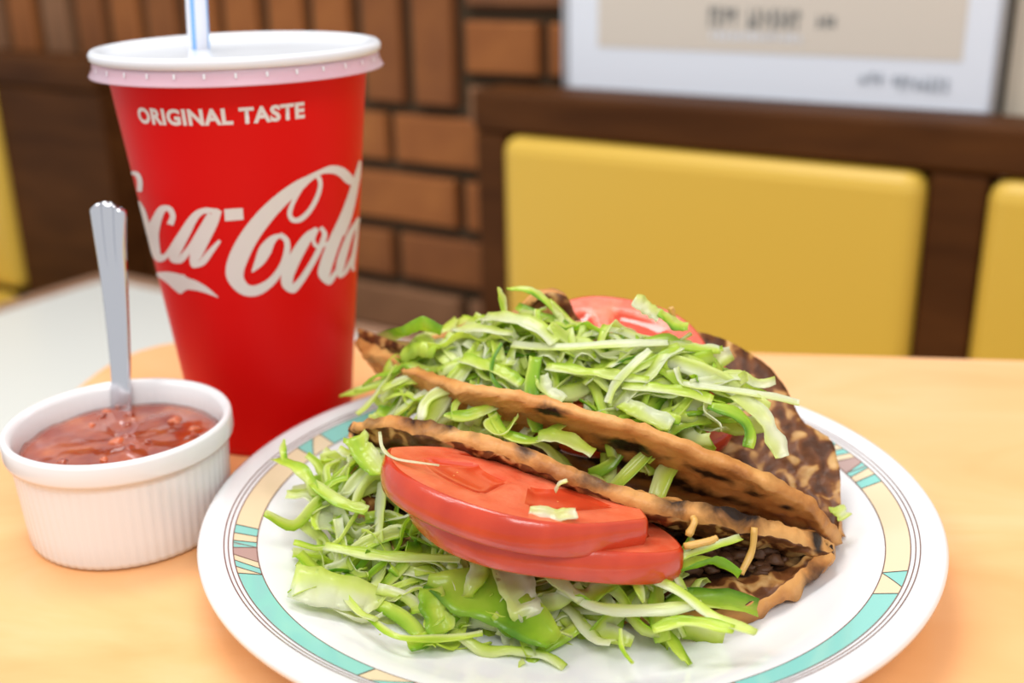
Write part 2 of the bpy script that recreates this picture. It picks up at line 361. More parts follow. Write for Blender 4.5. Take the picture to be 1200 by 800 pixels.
def cup_strips(name, strokes, parent=cup):
    vs, fs = [], []
    for st in strokes:
        n = max(4, (len(st)-1)*6+1)
        A_ = cr([V((a[0], a[1]*1000, 0)) for a, b in st], n); B_ = cr([V((b[0], b[1]*1000, 0)) for a, b in st], n); base = len(vs)
        for a, b in zip(A_, B_):
            for t in (0, .33, .67, 1): q = a.lerp(b, t); vs.append(cp(q.x, q.y/1000))
        for i in range(n-1):
            for j in range(3): fs.append((base+i*4+j, base+i*4+j+1, base+i*4+j+5, base+i*4+j+4))
    bm = bmesh.new(); me = bpy.data.meshes.new(name); me.from_pydata([tuple(v) for v in vs], [], fs); bm.from_mesh(me)
    for f_ in bm.faces:                            # all faces look outward
        f_.normal_update(); c_ = f_.calc_center_median()
        if f_.normal.x*c_.x+f_.normal.y*c_.y < 0: f_.normal_flip()
    bm.to_mesh(me); bm.free(); me.materials.append(M_print); me.polygons.foreach_set('use_smooth', [True]*len(me.polygons))
    return link(name, me, parent)
STROKES = [
[((-8.62,0.10436),(-6.54,0.10459)),((-22.28,0.10774),(-16.03,0.10939)),((-29.94,0.11188),(-25.96,0.11452)),((-35.47,0.11379),(-35.51,0.11684)),((-42.05,0.11435),(-43.12,0.1162)),((-48.02,0.11256),(-49.89,0.11491)),((-53.29,0.10964),(-56.52,0.11336)),((-60.83,0.10559),(-64.97,0.10987)),((-69.23,0.0995),(-74.67,0.10401)),((-77.44,0.09172),(-84.34,0.0958)),((-83.41,0.08387),(-91.93,0.08677)),((-85.53,0.07979),(-94.8,0.07948)),((-85.34,0.07732),(-91.76,0.0739)),((-83.37,0.0752),(-85.71,0.0708)),((-79.44,0.07495),(-78.03,0.07102)),((-72.76,0.07728),(-70.08,0.07478)),((-67.07,0.08197),(-64.27,0.08056)),((-64.08,0.08747),(-60.9,0.08671)),((-63.9,0.09116),(-61.11,0.09176)),((-66.62,0.09325),(-64.79,0.09467))],
[((-63.79,0.09365),(-64.24,0.09446)),((-68.0,0.09136),(-70.29,0.09373)),((-70.84,0.08705),(-75.98,0.09003)),((-75.2,0.08292),(-78.94,0.08506)),((-80.91,0.0801),(-81.41,0.08043))],
[((-44.37,0.1158),(-47.22,0.11507)),((-41.54,0.11164),(-44.22,0.11175)),((-42.77,0.10674),(-45.3,0.10764)),((-47.62,0.10117),(-49.84,0.10254)),((-53.73,0.09776),(-55.12,0.0997)),((-59.21,0.09812),(-57.85,0.0998)),((-61.3,0.10166),(-58.83,0.10139)),((-59.11,0.10602),(-57.11,0.10509)),((-54.14,0.11149),(-52.31,0.1103)),((-47.81,0.1153),(-46.35,0.11422))],
[((-43.98,0.09286),(-46.01,0.09456)),((-48.87,0.08942),(-53.2,0.09239)),((-54.69,0.0832),(-60.52,0.08629)),((-59.3,0.07713),(-65.82,0.07935)),((-60.6,0.07362),(-66.07,0.07319)),((-61.42,0.07329),(-60.16,0.06986)),((-57.25,0.07529),(-54.29,0.07322)),((-51.04,0.08046),(-48.04,0.07883)),((-45.45,0.08617),(-42.09,0.08469)),((-42.08,0.09096),(-38.51,0.09028)),((-44.17,0.0937),(-41.66,0.09415))],
[((-44.31,0.09278),(-45.78,0.09345)),((-46.37,0.09014),(-48.48,0.09066)),((-45.58,0.0878),(-47.55,0.08711)),((-43.29,0.08702),(-42.82,0.08539)),((-38.18,0.08765),(-37.23,0.08656))],
[((-2.97,0.11378),(-8.26,0.11473)),((-2.7,0.10829),(-13.98,0.11058)),((-8.91,0.10294),(-19.43,0.10554)),((-17.93,0.0945),(-27.51,0.09752)),((-27.88,0.08539),(-36.92,0.08874)),((-34.13,0.07765),(-43.09,0.08073)),((-36.54,0.0736),(-44.75,0.07465)),((-38.44,0.07261),(-36.94,0.06951)),((-33.07,0.0746),(-29.73,0.07304)),((-24.53,0.08048),(-21.96,0.07952))],
[((-4.37,0.10786),(-8.44,0.10864)),((-9.94,0.1008),(-13.55,0.10159)),((-16.64,0.09304),(-19.32,0.09378)),((-23.98,0.08723),(-25.64,0.08778))],
[((6.18,0.08873),(-6.92,0.0917)),((-11.91,0.08642),(-19.44,0.08878)),((-19.0,0.08049),(-27.23,0.08306)),((-23.7,0.07436),(-31.68,0.07641)),((-25.06,0.07224),(-28.61,0.07088)),((-23.48,0.07316),(-19.38,0.07149)),((-15.35,0.07779),(-10.49,0.07632))],
[((-0.62,0.08838),(-6.36,0.08953)),((-4.14,0.08075),(-11.97,0.08247)),((-8.34,0.07329),(-16.17,0.07502)),((-8.11,0.06964),(-13.24,0.07061))],
[((-124.92,0.09814),(-120.5,0.0978)),((-121.47,0.10144),(-117.5,0.10191)),((-122.46,0.10324),(-119.54,0.10534)),((-124.47,0.10275),(-127.46,0.10462)),((-129.31,0.09839),(-138.32,0.09863)),((-134.83,0.09216),(-155.68,0.08927)),((-136.94,0.08693),(-160.29,0.08182)),((-137.22,0.08448),(-142.51,0.08055)),((-130.91,0.0864),(-127.86,0.08541)),((-119.81,0.09377),(-118.17,0.0933))],
[((-93.8,0.1035),(-93.35,0.10518)),((-100.02,0.10357),(-100.11,0.10571)),((-104.43,0.10149),(-107.09,0.10345)),((-111.52,0.09428),(-116.86,0.0961)),((-118.95,0.08741),(-126.71,0.08844)),((-121.9,0.08523),(-129.32,0.08297)),((-121.92,0.08515),(-119.94,0.08316)),((-113.78,0.09021),(-111.2,0.0891)),((-105.15,0.0979),(-102.92,0.09694)),((-98.97,0.1039),(-97.23,0.10307))],
[((-92.14,0.10442),(-94.77,0.10559)),((-95.32,0.09911),(-100.09,0.10107)),((-101.25,0.09214),(-106.61,0.09406)),((-106.87,0.08612),(-113.25,0.08734)),((-109.12,0.0847),(-113.78,0.08191)),((-107.72,0.08526),(-105.85,0.08328)),((-101.75,0.08956),(-99.68,0.08817)),((-95.71,0.09348),(-94.67,0.09271))],
[((-90.87,0.10515),(-91.26,0.10061)),((-86.46,0.10531),(-86.78,0.10077)),((-82.12,0.10532),(-82.35,0.10096))],
[((-160.39,0.07278),(-160.29,0.07192)),((-139.84,0.07698),(-146.1,0.07295)),((-129.51,0.07818),(-137.85,0.07235)),((-122.09,0.07815),(-131.97,0.07082)),((-120.2,0.07827),(-126.77,0.06973)),((-118.39,0.07725),(-121.19,0.07194)),((-112.85,0.07645),(-116.12,0.07241)),((-106.66,0.07427),(-109.03,0.07188)),((-100.83,0.07041),(-101.09,0.07017))],
[((-150.86,0.10376),(-160.4,0.10201)),((-144.95,0.1017),(-160.37,0.09878)),((-143.53,0.09755),(-160.36,0.09433)),((-143.3,0.09314),(-160.38,0.08987)),((-146.97,0.08887),(-153.16,0.08768))],
[((-152.79,0.11525),(-160.36,0.11285)),((-141.05,0.11629),(-148.05,0.11414)),((-138.52,0.11316),(-146.39,0.11184)),((-142.37,0.10866),(-152.0,0.10739))]]
cup_strips('script_lettering', STROKES)
def wrap_text(txt, th0, th1, z0, z1, h):
    cu = bpy.data.curves.new('slogan', 'FONT'); cu.body = txt; cu.size = 1; cu.offset = .042; cu.resolution_u = 3; cu.space_character = 1.06
    o = bpy.data.objects.new('slogan', cu); COL.objects.link(o); dg = bpy.context.evaluated_depsgraph_get()
    me = bpy.data.meshes.new_from_object(o.evaluated_get(dg)); bpy.data.objects.remove(o)
    bm = bmesh.new(); bm.from_mesh(me); xs = [v.co.x for v in bm.verts]; ys = [v.co.y for v in bm.verts]; x0, x1, y1 = min(xs), max(xs), max(ys)
    for v in bm.verts:
        u = (v.co.x-x0)/(x1-x0); th = th0+(th1-th0)*u; v.co = cp(th, z0+(z1-z0)*u+h*v.co.y/y1)
    for f_ in bm.faces:
        f_.normal_update(); c_ = f_.calc_center_median()
        if f_.normal.x*c_.x+f_.normal.y*c_.y < 0: f_.normal_flip()
    m2 = bpy.data.meshes.new('slogan_lettering'); bm.to_mesh(m2); bm.free(); m2.materials.append(M_print); link('slogan_lettering', m2, cup)
s0_, s1_, s2_ = (-128.45,0.13612), (-50.58,0.13661), (-86.64,0.13769)
wrap_text('ORIGINAL TASTE', s0_[0], s1_[0], s0_[1], s1_[1], .0056)
sq, sr_ = V((-0.1198,0.4574,0.1572)), V((-0.1173,0.452,0.1757))
sp = [sq-(sr_-sq)*1.2, sq, sr_, sr_+(sr_-sq)*1.2]
st = tube('straw', sp, .0041, M_straw, n=20); tag(st, 'white drinking straw with blue stripes standing in the red cup', 'straw')
for ang in (-1.72, -.15, 1.4, 2.9):
    vs, fs = [], []; pts = cr(sp, 24)
    for p in pts:
        for d in (-.2, 0, .2): vs.append(p+V((cos(ang+d), sin(ang+d), 0))*.0043)
    for i in range(23):
        for j in range(2): fs.append((i*3+j, i*3+j+1, i*3+j+4, i*3+j+3))
    mesh('blue_stripe', vs, fs, M_blue, st)
# ------------------------------------------------------------------ ramekin, salsa, spoon
RC = V((-.138, .365, 0))
rib = lambda r, z, a: r*(1+(.008*abs(sin(a*34)) if .0005 < z < .0325 and r > .033 else 0))
rm = lathe('ramekin', [(0, .004), (.029, .004), (.0335, .0065), (.0345, .033), (.0352, .0385), (.0368, .0412), (.0380, .0410), (.0386, .0398), (.0387, .0345), (.0383, .0332), (.0366, .0326), (.0362, .030), (.0350, .010), (.0345, .003), (.0338, .0010), (.0318, 0), (.029, 0), (.028, .001), (0, .001)], 272, M_ram, None, RC, rfun=rib)
tag(rm, 'small white fluted ramekin left of the plate holding red salsa', 'bowl')
vs, fs = [], []; NR, NA = 12, 64
for i in range(NR+1):
    for k in range(NA):
        a = 2*pi*k/NA; r = .0340*i/NR; x, y = r*cos(a), r*sin(a)
        vs.append((x, y, .0324+.0008*noise.noise(V((x*130, y*130, 3)))+.0003*noise.noise(V((x*420, y*420, 9)))))
for i in range(NR):
    for k in range(NA): fs.append((i*NA+k, (i+1)*NA+k, (i+1)*NA+(k+1) % NA, i*NA+(k+1) % NA))
b0 = len(vs)
for k in range(NA): a = 2*pi*k/NA; vs.append((.033*cos(a), .033*sin(a), .0062))
for k in range(NA): fs.append((NR*NA+k, b0+k, b0+(k+1) % NA, NR*NA+(k+1) % NA))
sa = mesh('salsa', vs, fs, M_sauce, None, loc=RC); tag(sa, 'chunky red tomato salsa filling the white ramekin', 'sauce')
for i in range(20):
    a = rnd.uniform(0, 2*pi); r = .030*sqrt(rnd.random()); bm = bmesh.new(); bmesh.ops.create_icosphere(bm, subdivisions=2, radius=1)
    sx, sy, sz = rnd.uniform(.0014, .0034), rnd.uniform(.0012, .0028), rnd.uniform(.0008, .0014)
    for v in bm.verts: k = 1+.35*noise.noise(v.co*1.7+V((i, 0, 0))); v.co = V((v.co.x*sx*k, v.co.y*sy*k, v.co.z*sz*k))
    me = bpy.data.meshes.new('salsa_chunk'); bm.to_mesh(me); bm.free(); me.materials.append(rnd.choice([M_chunk, M_sauce])); me.polygons.foreach_set('use_smooth', [True]*len(me.polygons))
    o = link('salsa_chunk', me, sa, (r*cos(a), r*sin(a), .0323)); o.rotation_euler = (rnd.uniform(-.3, .3), 0, rnd.uniform(0, 6))
sn = empty('spoon', (-.147, .388, .012)); tag(sn, 'stainless steel spoon with fluted handle standing in the salsa', 'spoon')
H = [V((-.1476, .3915, .012)), V((-.1472, .3945, .033)), V((-.1464, .3980, .051)), V((-.1460, .4020, .0764)), V((-.1461, .4050, .0951)), V((-.1462, .4080, .1084))]
hp = cr(H, 40); vs, fs = [], []; NC = 19
for i, p in enumerate(hp):
    t = i/39; wd = .0034+.0026*max(0, (t-.25)/.75)**1.2*1.6+(.0006 if t < .3 else 0); end = max(0, (t-.955)/.045)
    ax = V((1, -.25, 0)).normalized(); tn = (hp[min(i+1, 39)]-hp[max(i-1, 0)]).normalized(); nn = tn.cross(ax).normalized()
    if nn.y > 0: nn = -nn
    for side in (1, -1):
        for j in range(NC):
            u = -1+2*j/(NC-1); ridge = (.0011*max(0, min(1, (t-.55)/.25)))*(abs(cos(u*pi*1.5))) if side == 1 else 0
            sag = .0006*(1-u*u); w_ = wd*(1-.35*end*end); up = tn*(-.0022*end*(u*u))
            vs.append(p+ax*(u*w_)+nn*((.0008+sag+ridge*1.2) if side == 1 else -.0006)+up)
for i in range(39):
    b = i*2*NC; c = b+2*NC
    for j in range(NC-1):
        fs.append((b+j, b+j+1, c+j+1, c+j)); fs.append((b+NC+j+1, b+NC+j, c+NC+j, c+NC+j+1))
    fs.append((b, c, c+NC, b+NC)); fs.append((b+NC-1, b+2*NC-1, c+2*NC-1, c+NC-1))
e = 39*2*NC; fs.append(tuple(e+j for j in range(NC))+tuple(e+NC+j for j in reversed(range(NC))))
mesh('handle', [v-sn.location for v in vs], fs, M_steel, sn)
vs, fs = [], []
for i in range(9):
    for k in range(24):
        a = 2*pi*k/24; r = i/8; vs.append((r*.0105*cos(a), -.010+r*.014*sin(a), .0105-.0045*(1-r*r)-.002+.012*(sin(a)*r > .9)*0))
for i in range(8):
    for k in range(24): fs.append((i*24+k, (i+1)*24+k, (i+1)*24+(k+1) % 24, i*24+(k+1) % 24))
bw = mesh('bowl', vs, fs, M_steel, sn); bw.location = (.004, -.004, .006)
# ------------------------------------------------------------------ tacos
def shell(name, E1, F, E2, th, char_shade_f, mats, amp, parent=None, nu=150, nv=60, k=1.12, seed=0):
    e1, ff, e2 = cr(E1, nu), cr(F, nu), cr(E2, nu); G = []
    for i in range(nu):
        c1 = e1[i]+(ff[i]-e1[i])*k; c2 = e2[i]+(ff[i]-e2[i])*k; row = []
        for j in range(nv):
            t = j/(nv-1); p = e1[i]*(1-t)**3+c1*3*t*(1-t)**2+c2*3*t*t*(1-t)+e2[i]*t**3
            row.append(p)
        G.append(row)
    vs, ch = [], []; N = nu*nv
    nor = []
    for i in range(nu):
        for j in range(nv):
            du = G[min(i+1, nu-1)][j]-G[max(i-1, 0)][j]; dv = G[i][min(j+1, nv-1)]-G[i][max(j-1, 0)]
            n_ = du.cross(dv); nor.append(n_.normalized() if n_.length > 1e-12 else V((0, 0, 1)))
    for side in (1, -1):
        for i in range(nu):
            for j in range(nv):
                p = G[i][j]; n_ = nor[i*nv+j]; u, v = i/(nu-1), j/(nv-1)
                d = amp*noise.noise(p*38+V((seed, 0, 0)))+.35*amp*noise.noise(p*120+V((0, seed, 0)))
                bl = .0026*max(0, noise.noise(p*150+V((seed, 5, side)))-.05)
                edge = min(v, 1-v, u, 1-u); q0 = .4+.6*min(1, u/.16) if E2[0][1] < .36 else 1; tk = q0*th*(.72+.28*min(1, edge/.06))*(1+.28*noise.noise(p*230+V((3, seed, 1))))
                q = p+n_*(d+side*(tk/2+bl+.0007*max(-.4, noise.noise(p*420+V((seed, 1, side))))))
                vs.append(q); ch.append(char_shade_f(u, v, side))
    fs, mi = [], []
    for i in range(nu-1):
        for j in range(nv-1):
            a, b, c, d = i*nv+j, (i+1)*nv+j, (i+1)*nv+j+1, i*nv+j+1
            fs.append((a, b, c, d)); mi.append(1); fs.append((N+d, N+c, N+b, N+a)); mi.append(0)
    for i in range(nu-1):
        for j in (0, nv-1):
            a, b = i*nv+j, (i+1)*nv+j; fs.append((a, N+a, N+b, b) if j == 0 else (b, N+b, N+a, a)); mi.append(0)
    for j in range(nv-1):
        for i in (0, nu-1):
            a, b = i*nv+j, i*nv+j+1; fs.append((b, N+b, N+a, a) if i == 0 else (a, N+a, N+b, b)); mi.append(0)
    o = mesh(name, vs, fs, mats, parent, True, mi, attr={'char': ch})
    return o
g2 = lambda u, v, u0, v0, su, sv, a: a*exp(-((u-u0)/su)**2-((v-v0)/sv)**2)
# front taco: v=0 lower edge on the plate, v=1 upper edge
FE1 = [(-.0535, .3420, .0400), (-.048, .322, .022), (-.020, .296, .0078), (.020, .2870, .0082), (0.0591,0.2821,0.0105), (0.0751,0.2884,0.0115), (0.0872,0.2974,0.0135), (0.0952,0.306,0.017)]
FE2 = [(-0.0523,0.3431,0.046), (-0.0362,0.3347,0.05), (-0.0111,0.318,0.0515), (0.0094,0.3061,0.049), (0.0288,0.2958,0.0445), (0.0486,0.2937,0.039), (0.0696,0.2978,0.032), (0.088,0.3033,0.0235), (0.096,0.3074,0.018)]
FF = [(-.055, .350, .0435), (-.040, .356, .026), (0, .350, .0135), (.045, .335, .0105), (.085, .318, .0105), (.099, .309, .0150)]
def char_dark_front(u, v, s):
    c = max(g2(u, v, *a) for a in ((.93, 1, .04, .07, 1.0), (.73, 1, .07, .05, .8), (.60, 1, .04, .04, .65), (.46, 1, .05, .04, .6), (.05, 1, .04, .05, .5), (.17, .99, .06, .04, .65), (.33, 1, .03, .03, .55), (.90, .02, .07, .05, .6), (.75, .04, .06, .03, .4)))
    return c+.1 if s < 0 else c-.2+(.95 if .07 < v < .75 else 0)  # inner face darkened across its middle band, besides the scorched edge spots
t1 = shell('taco_shell', FE1, FF, FE2, .0068, char_dark_front, [M_tort, M_tin, M_tin], .0009, seed=2)
tag(t1, 'front folded tortilla lying open toward the viewer over tomato and lettuce', 'tortilla')
RE1 = [(-0.0583,0.4083,0.052), (-0.0393,0.3751,0.056), (-0.0169,0.3418,0.06), (0.01,0.3204,0.0625), (0.0304,0.3143,0.059), (0.0505,0.3098,0.053), (0.0684,0.3076,0.046), (0.0844,0.3082,0.037), (0.0948,0.3102,0.026), (0.1024,0.3159,0.0135)]
RF = [(-.0600, .4150, .0510), (-.046, .399, .033), (-.012, .374, .0185), (.030, .354, .0135), (.075, .335, .0120), (.104, .3230, .0125)]
RE2 = [(-.0592, .4200, .0520), (-0.0336,0.3831,0.06), (-0.0119,0.3791,0.068), (0.0032,0.3814,0.071), (0.0106,0.3828,0.078), (0.0191,0.3833,0.077), (0.0246,0.3852,0.067), (0.0429,0.3836,0.06), (0.0635,0.3868,0.061), (0.0827,0.3823,0.055), (0.0948,0.3728,0.046), (0.0991,0.3616,0.037), (0.103,0.3576,0.0345), (0.1087,0.3538,0.03), (0.1088,0.3408,0.021), (0.1049,0.3228,0.0135)]
def char_shade_rear(u, v, s):
    c = max(g2(u, v, *a) for a in ((.35, .01, .03, .02, .9), (.50, .055, .07, .02, .95), (.64, .05, .05, .018, .85), (.73, .06, .022, .02, .95), (.80, .06, .022, .02, .75), (.52, .13, .15, .045, 1.0), (.64, .15, .11, .04, .95), (.30, .2, .2, .06, .7), (.9, .1, .02, .02, .5)))  # scorch spots; the broad lower ones also paint in shade between the tacos
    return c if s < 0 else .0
t2 = shell('taco_shell', RE1, RF, RE2, .0042, char_shade_rear, [M_tort, M_tin, M_tin], .0009, seed=11)
tag(t2, 'rear folded tortilla standing upright behind, filled with lettuce and tomato', 'tortilla')
# tomato slices
def tomato(label, c, tilt, r, th, cutback, seed):
    e_ = empty('tomato_slice', c); e_.rotation_euler = tilt; tag(e_, label, 'tomato', 'tomato slices in the tacos')
    n = 160
    def rr(a): return r*(1+.03*sin(3*a+seed)+.02*sin(5*a+2*seed))*(cutback if sin(a) > .3 else 1-(1-cutback)*(sin(a)+.4)/.7 if sin(a) > -.4 else 1)
    prof = [(.955, th/2), (.972, th*.495), (.986, th*.43), (1.0, th*.2), (1.004, 0), (1.0, -th*.2), (.986, -th*.43), (.97, -th*.495), (.95, -th/2)]
    vs, fs = [], []
    for q, z in prof:
        for k in range(n): a = 2*pi*k/n; vs.append((rr(a)*q*cos(a), rr(a)*q*sin(a), z))
    for i in range(len(prof)-1):
        for k in range(n): fs.append((i*n+k, (i+1)*n+k, (i+1)*n+(k+1) % n, i*n+(k+1) % n))
    mesh('skin', vs, fs, M_skin, e_)
    vs, fs, mi = [], [], []; NQ = 26
    def lobe(q, a):   # seed chambers sink between the walls
        return (.0011 if .32 < q < .78 else 0)*max(0, min(1, (abs(sin(a*2.5+seed))-.28)*3))*min(1, (q-.32)/.1, (.78-q)/.1)
    for sg in (1, -1):
        b = len(vs)
        for i in range(NQ+1):
            q = .957*i/NQ
            for k in range(n): a = 2*pi*k/n; vs.append((rr(a)*q*cos(a), rr(a)*q*sin(a), sg*(th/2-max(0, lobe(q, a)))))
        for i in range(NQ):
            for k in range(n):
                f_ = (b+i*n+k, b+(i+1)*n+k, b+(i+1)*n+(k+1) % n, b+i*n+(k+1) % n); fs.append(f_ if sg > 0 else f_[::-1]); mi.append(1 if lobe((i+.5)/NQ*.957, 2*pi*(k+.5)/n) > .0005 else 0)
    mesh('flesh', vs, fs, [M_flesh, M_gel], e_, True, mi)
    for i in range(6):
        a = (round((rnd.random()*5))*pi/2.5)+(pi/2-seed)/2.5+rnd.uniform(-.22, .22); q = rnd.uniform(.4, .72)
        bm = bmesh.new(); bmesh.ops.create_icosphere(bm, subdivisions=1, radius=1)
        for v in bm.verts: v.co = V((v.co.x*.0015, v.co.y*.0009, v.co.z*.0006))
        me = bpy.data.meshes.new('seed'); bm.to_mesh(me); bm.free(); me.materials.append(M_seed); me.polygons.foreach_set('use_smooth', [True]*len(me.polygons))
        o = link('seed', me, e_, (rr(a)*q*cos(a), rr(a)*q*sin(a), th/2-.0016)); o.rotation_euler = (0, 0, a+rnd.uniform(-.4, .4))
    return e_
tomato('upper red tomato slice under the front tortilla edge', (0.0043,0.3141,0.0385), (R(-12), R(8), R(-20)), .0465, .0100, .18, .6)
tomato('lower red tomato slice resting on the lettuce in the front taco', (0.0121,0.3136,0.0285), (R(-12), R(6), R(-19)), .0458, .0095, .3, 2.1)
tomato('tomato slice on top of the rear taco against the bench', (0.0338,0.364,0.0561), (R(21), R(6), R(-20)), .0385, .0085, .9, 1.3)
tomato('tomato slice mostly buried in lettuce of the rear taco', (0.054,0.372,0.045), (R(24), R(14), R(-24)), .0300, .0085, .8, 3.3)
# ------------------------------------------------------------------ lettuce
def ribbon(pts, wd, th, tone, twist=0., curl=.3, taper=.18, n=17, seed=0, roll0=0., wave=.0, wk=9.):
    ps = cr(pts, n); vs, tn_ = [], []
    up = V((0, -.45, 1)).normalized(); prev = None; NC = 5
    for i, p in enumerate(ps):
        t = (ps[min(i+1, n-1)]-ps[max(i-1, 0)]); t = t.normalized() if t.length > 1e-9 else V((1, 0, 0))
        if prev is None:
            a = t.cross(up); a = a.normalized() if a.length > 1e-3 else V((1, 0, 0))
            a = Matrix.Rotation(roll0, 3, t) @ a
        else:
            a = prev-t*prev.dot(t); a = a.normalized() if a.length > 1e-6 else prev
        prev = a
        a2 = Matrix.Rotation(twist*(i/(n-1)-.3), 3, t) @ a; nn = a2.cross(t)
        f = i/(n-1); w_ = wd*(1-taper*(abs(2*f-1)**3))*(1+.45*noise.noise(V((f*4, seed, 0))))
        wv = wave*wd*sin(f*wk+seed)
        for sd in (1, -1):
            for j in range(NC):
                u = -1+2*j/(NC-1); ruff = .17*wd*noise.noise(V((f*7, u*1.3, seed)))
                edge = 1-.5*abs(u)**3
                vs.append(p+a2*(u*w_/2)+nn*(curl*w_*.5*u*u+ruff+wv+sd*th/2*edge)); tn_.append(min(1, max(0, tone+.22*u*(1 if int(seed*10) % 2 else -1)+.32*noise.noise(V((f*2.2, u*.8, seed+.5))))))
    fs = []; W = 2*NC
    for i in range(n-1):
        b, c = i*W, (i+1)*W
        for j in range(NC-1): fs.append((b+j, c+j, c+j+1, b+j+1)); fs.append((b+NC+j+1, c+NC+j+1, c+NC+j, b+NC+j))
        fs.append((b+NC, c+NC, c, b)); fs.append((b+NC-1, c+NC-1, c+2*NC-1, b+2*NC-1))
    for b in (0, (n-1)*W): fs.append(tuple(b+j for j in range(NC))+tuple(b+NC+j for j in reversed(range(NC))))
    return vs, fs, tn_
CNT = [0]
def shred(pts, wd, tone, label, group, th=.00045, **k):
    CNT[0] += 1; vs, fs, tn = ribbon(pts, wd, th, tone, seed=CNT[0]*1.37 if 'seed' not in k else k.pop('seed'), **k)
    o = mesh('lettuce_shred', vs, fs, M_let, attr={'tone': tn}); tag(o, label, 'lettuce', group); return o
def hf(x, y):
    ax, ay, bx, by = -.062, .343, .05, .292; dx, dy = bx-ax, by-ay
    t = max(0, min(1, ((x-ax)*dx+(y-ay)*dy)/(dx*dx+dy*dy))); d = hypot(x-ax-t*dx, y-ay-t*dy); r = hypot(x-.0172, y-.3388)
    return .0065+max(0, r-.078)*.5+.017*exp(-(d/.030)**2)+.012*exp(-(((x+.046)**2+(y-.337)**2)/.021**2))
def hr(x, y):
    ax, ay, bx, by = -.045, .392, .082, .334; dx, dy = bx-ax, by-ay; L = hypot(dx, dy)
    t = ((x-ax)*dx+(y-ay)*dy)/(L*L); d = (-(x-ax)*dy+(y-ay)*dx)/L
    return .030+.042*(1-((t-.45)/(.62 if t < .45 else 1.0))**2)*exp(-(d/.036)**2)
def rand_path(h, x, y, ang, L, lift, wig=.35, n=5):
    p = V((x-cos(ang)*L/2, y-sin(ang)*L/2)); out = []; a = ang+rnd.uniform(-wig, wig)
    for i in range(n):
        out.append(V((p.x, p.y, h(p.x, p.y)+lift+rnd.uniform(-.0012, .0018)))); p = p+V((cos(a), sin(a)))*(L/(n-1)); a += rnd.uniform(-wig, wig)
    for k_ in (0, -1):
        if rnd.random() < .35: out[k_].z += rnd.uniform(.001, .006)
    return out
def tone_r(): return rnd.choice([.03, .12, .2, .26, .32, .36, .40, .46, .54, .68])
GF, GR = 'loose lettuce shreds spilling from the front taco', 'loose lettuce shreds heaped in the rear taco'
def lab(x, tone, L, W, rear):
    tn = 'whitish' if tone < .16 else 'pale green' if tone < .35 else 'yellow-green' if tone < .5 else 'green'
    ln = ('short ' if L < .022 else 'long ' if L > .031 else '')+('narrow ' if W < .0034 else 'broad ' if W > .0047 else '')
    if rear: return f"{ln}{tn} lettuce shred on the {'left end' if x < -.02 else 'left middle' if x < .012 else 'right middle' if x < .045 else 'right end'} of the rear taco heap"
    return f"{ln}{tn} lettuce shred {'at the heap edge nearest the ramekin' if x < -.045 else 'left of the front tomato slices' if x < -.02 else 'below the left half of the front tomato' if x < .004 else 'below the right half of the front tomato' if x < .026 else 'beside the dark meat of the front taco'}"
def in_front(x, y):
    # heap footprint on the plate, seen in front of the lower tomato slice
    return (x < .03 or y < .288) and hypot(x-.0172, y-.3388) < .084 and (y-.352) < 1.1*(x+.062) and y > .2745 and y < .385 and (y-.335) > -.62*(x+.07)-.029 and (y-.343) < -.42*(x+.062)+.028
def sample_front():
    while 1:
        x = rnd.uniform(-.085, .055); y = rnd.uniform(.268, .385)
        if in_front(x, y) and hf(x, y) > .0085: return x, y
def joined(name, n, sampler, h, lo, hi, label, cat):
    vs, fs, tn = [], [], []
    for i in range(n):
        x, y = sampler(); v, f_, t = ribbon(rand_path(h, x, y, rnd.uniform(0, pi), rnd.uniform(.015, .035), rnd.uniform(lo, hi)), rnd.uniform(.003, .007), .0006, tone_r(), rnd.uniform(-1.5, 1.5), rnd.uniform(-.5, .8), n=8, seed=i*.7, roll0=rnd.uniform(-.8, .8))
        b = len(vs); vs += v; fs += [tuple(q+b for q in g) for g in f_]; tn += t
    o = mesh(name, vs, fs, M_let, attr={'tone': tn}); tag(o, label, cat, kind='stuff'); return o
joined('shredded_lettuce', 170, sample_front, hf, -.010, -.002, 'dense shredded lettuce under the tomato slices of the front taco', 'lettuce')
for i in range(120):
    x, y = sample_front()
    L_, T_, W_ = rnd.uniform(.014, .038), tone_r(), rnd.uniform(.0022, .0062)
    shred(rand_path(hf, x, y, rnd.gauss(-.35, .8), L_, rnd.uniform(-.001, .003), .6), W_, T_, lab(x, T_, L_, W_, 0), GF, twist=rnd.uniform(-1.6, 1.6), curl=rnd.uniform(-.4, .8), roll0=rnd.uniform(-.9, .9), wave=rnd.uniform(.05, .4), wk=rnd.uniform(5, 14))
def sample_rear():
    t = rnd.uniform(.09, .90); d = rnd.gauss(-.010, .011)*(1.15-abs(t-.45)); ax, ay, bx, by = -.045, .392, .082, .334; dx, dy = bx-ax, by-ay; L = hypot(dx, dy)
    return ax+dx*t-dy/L*d, ay+dy*t+dx/L*d
joined('shredded_lettuce', 150, sample_rear, hr, -.014, -.003, 'dense shredded lettuce packed inside the rear taco', 'lettuce')
for i in range(100):
    x, y = sample_rear()
    L_, T_, W_ = rnd.uniform(.016, .042), tone_r(), rnd.uniform(.0024, .0060)
    shred(rand_path(hr, x, y, rnd.gauss(-.42, .7), L_, rnd.uniform(-.003, .002), .5), W_, T_, lab(x, T_, L_, W_, 1), GR, twist=rnd.uniform(-1.4, 1.4), curl=rnd.uniform(-.4, .8), roll0=rnd.uniform(-.8, .8), wave=rnd.uniform(.05, .4), wk=rnd.uniform(5, 14))
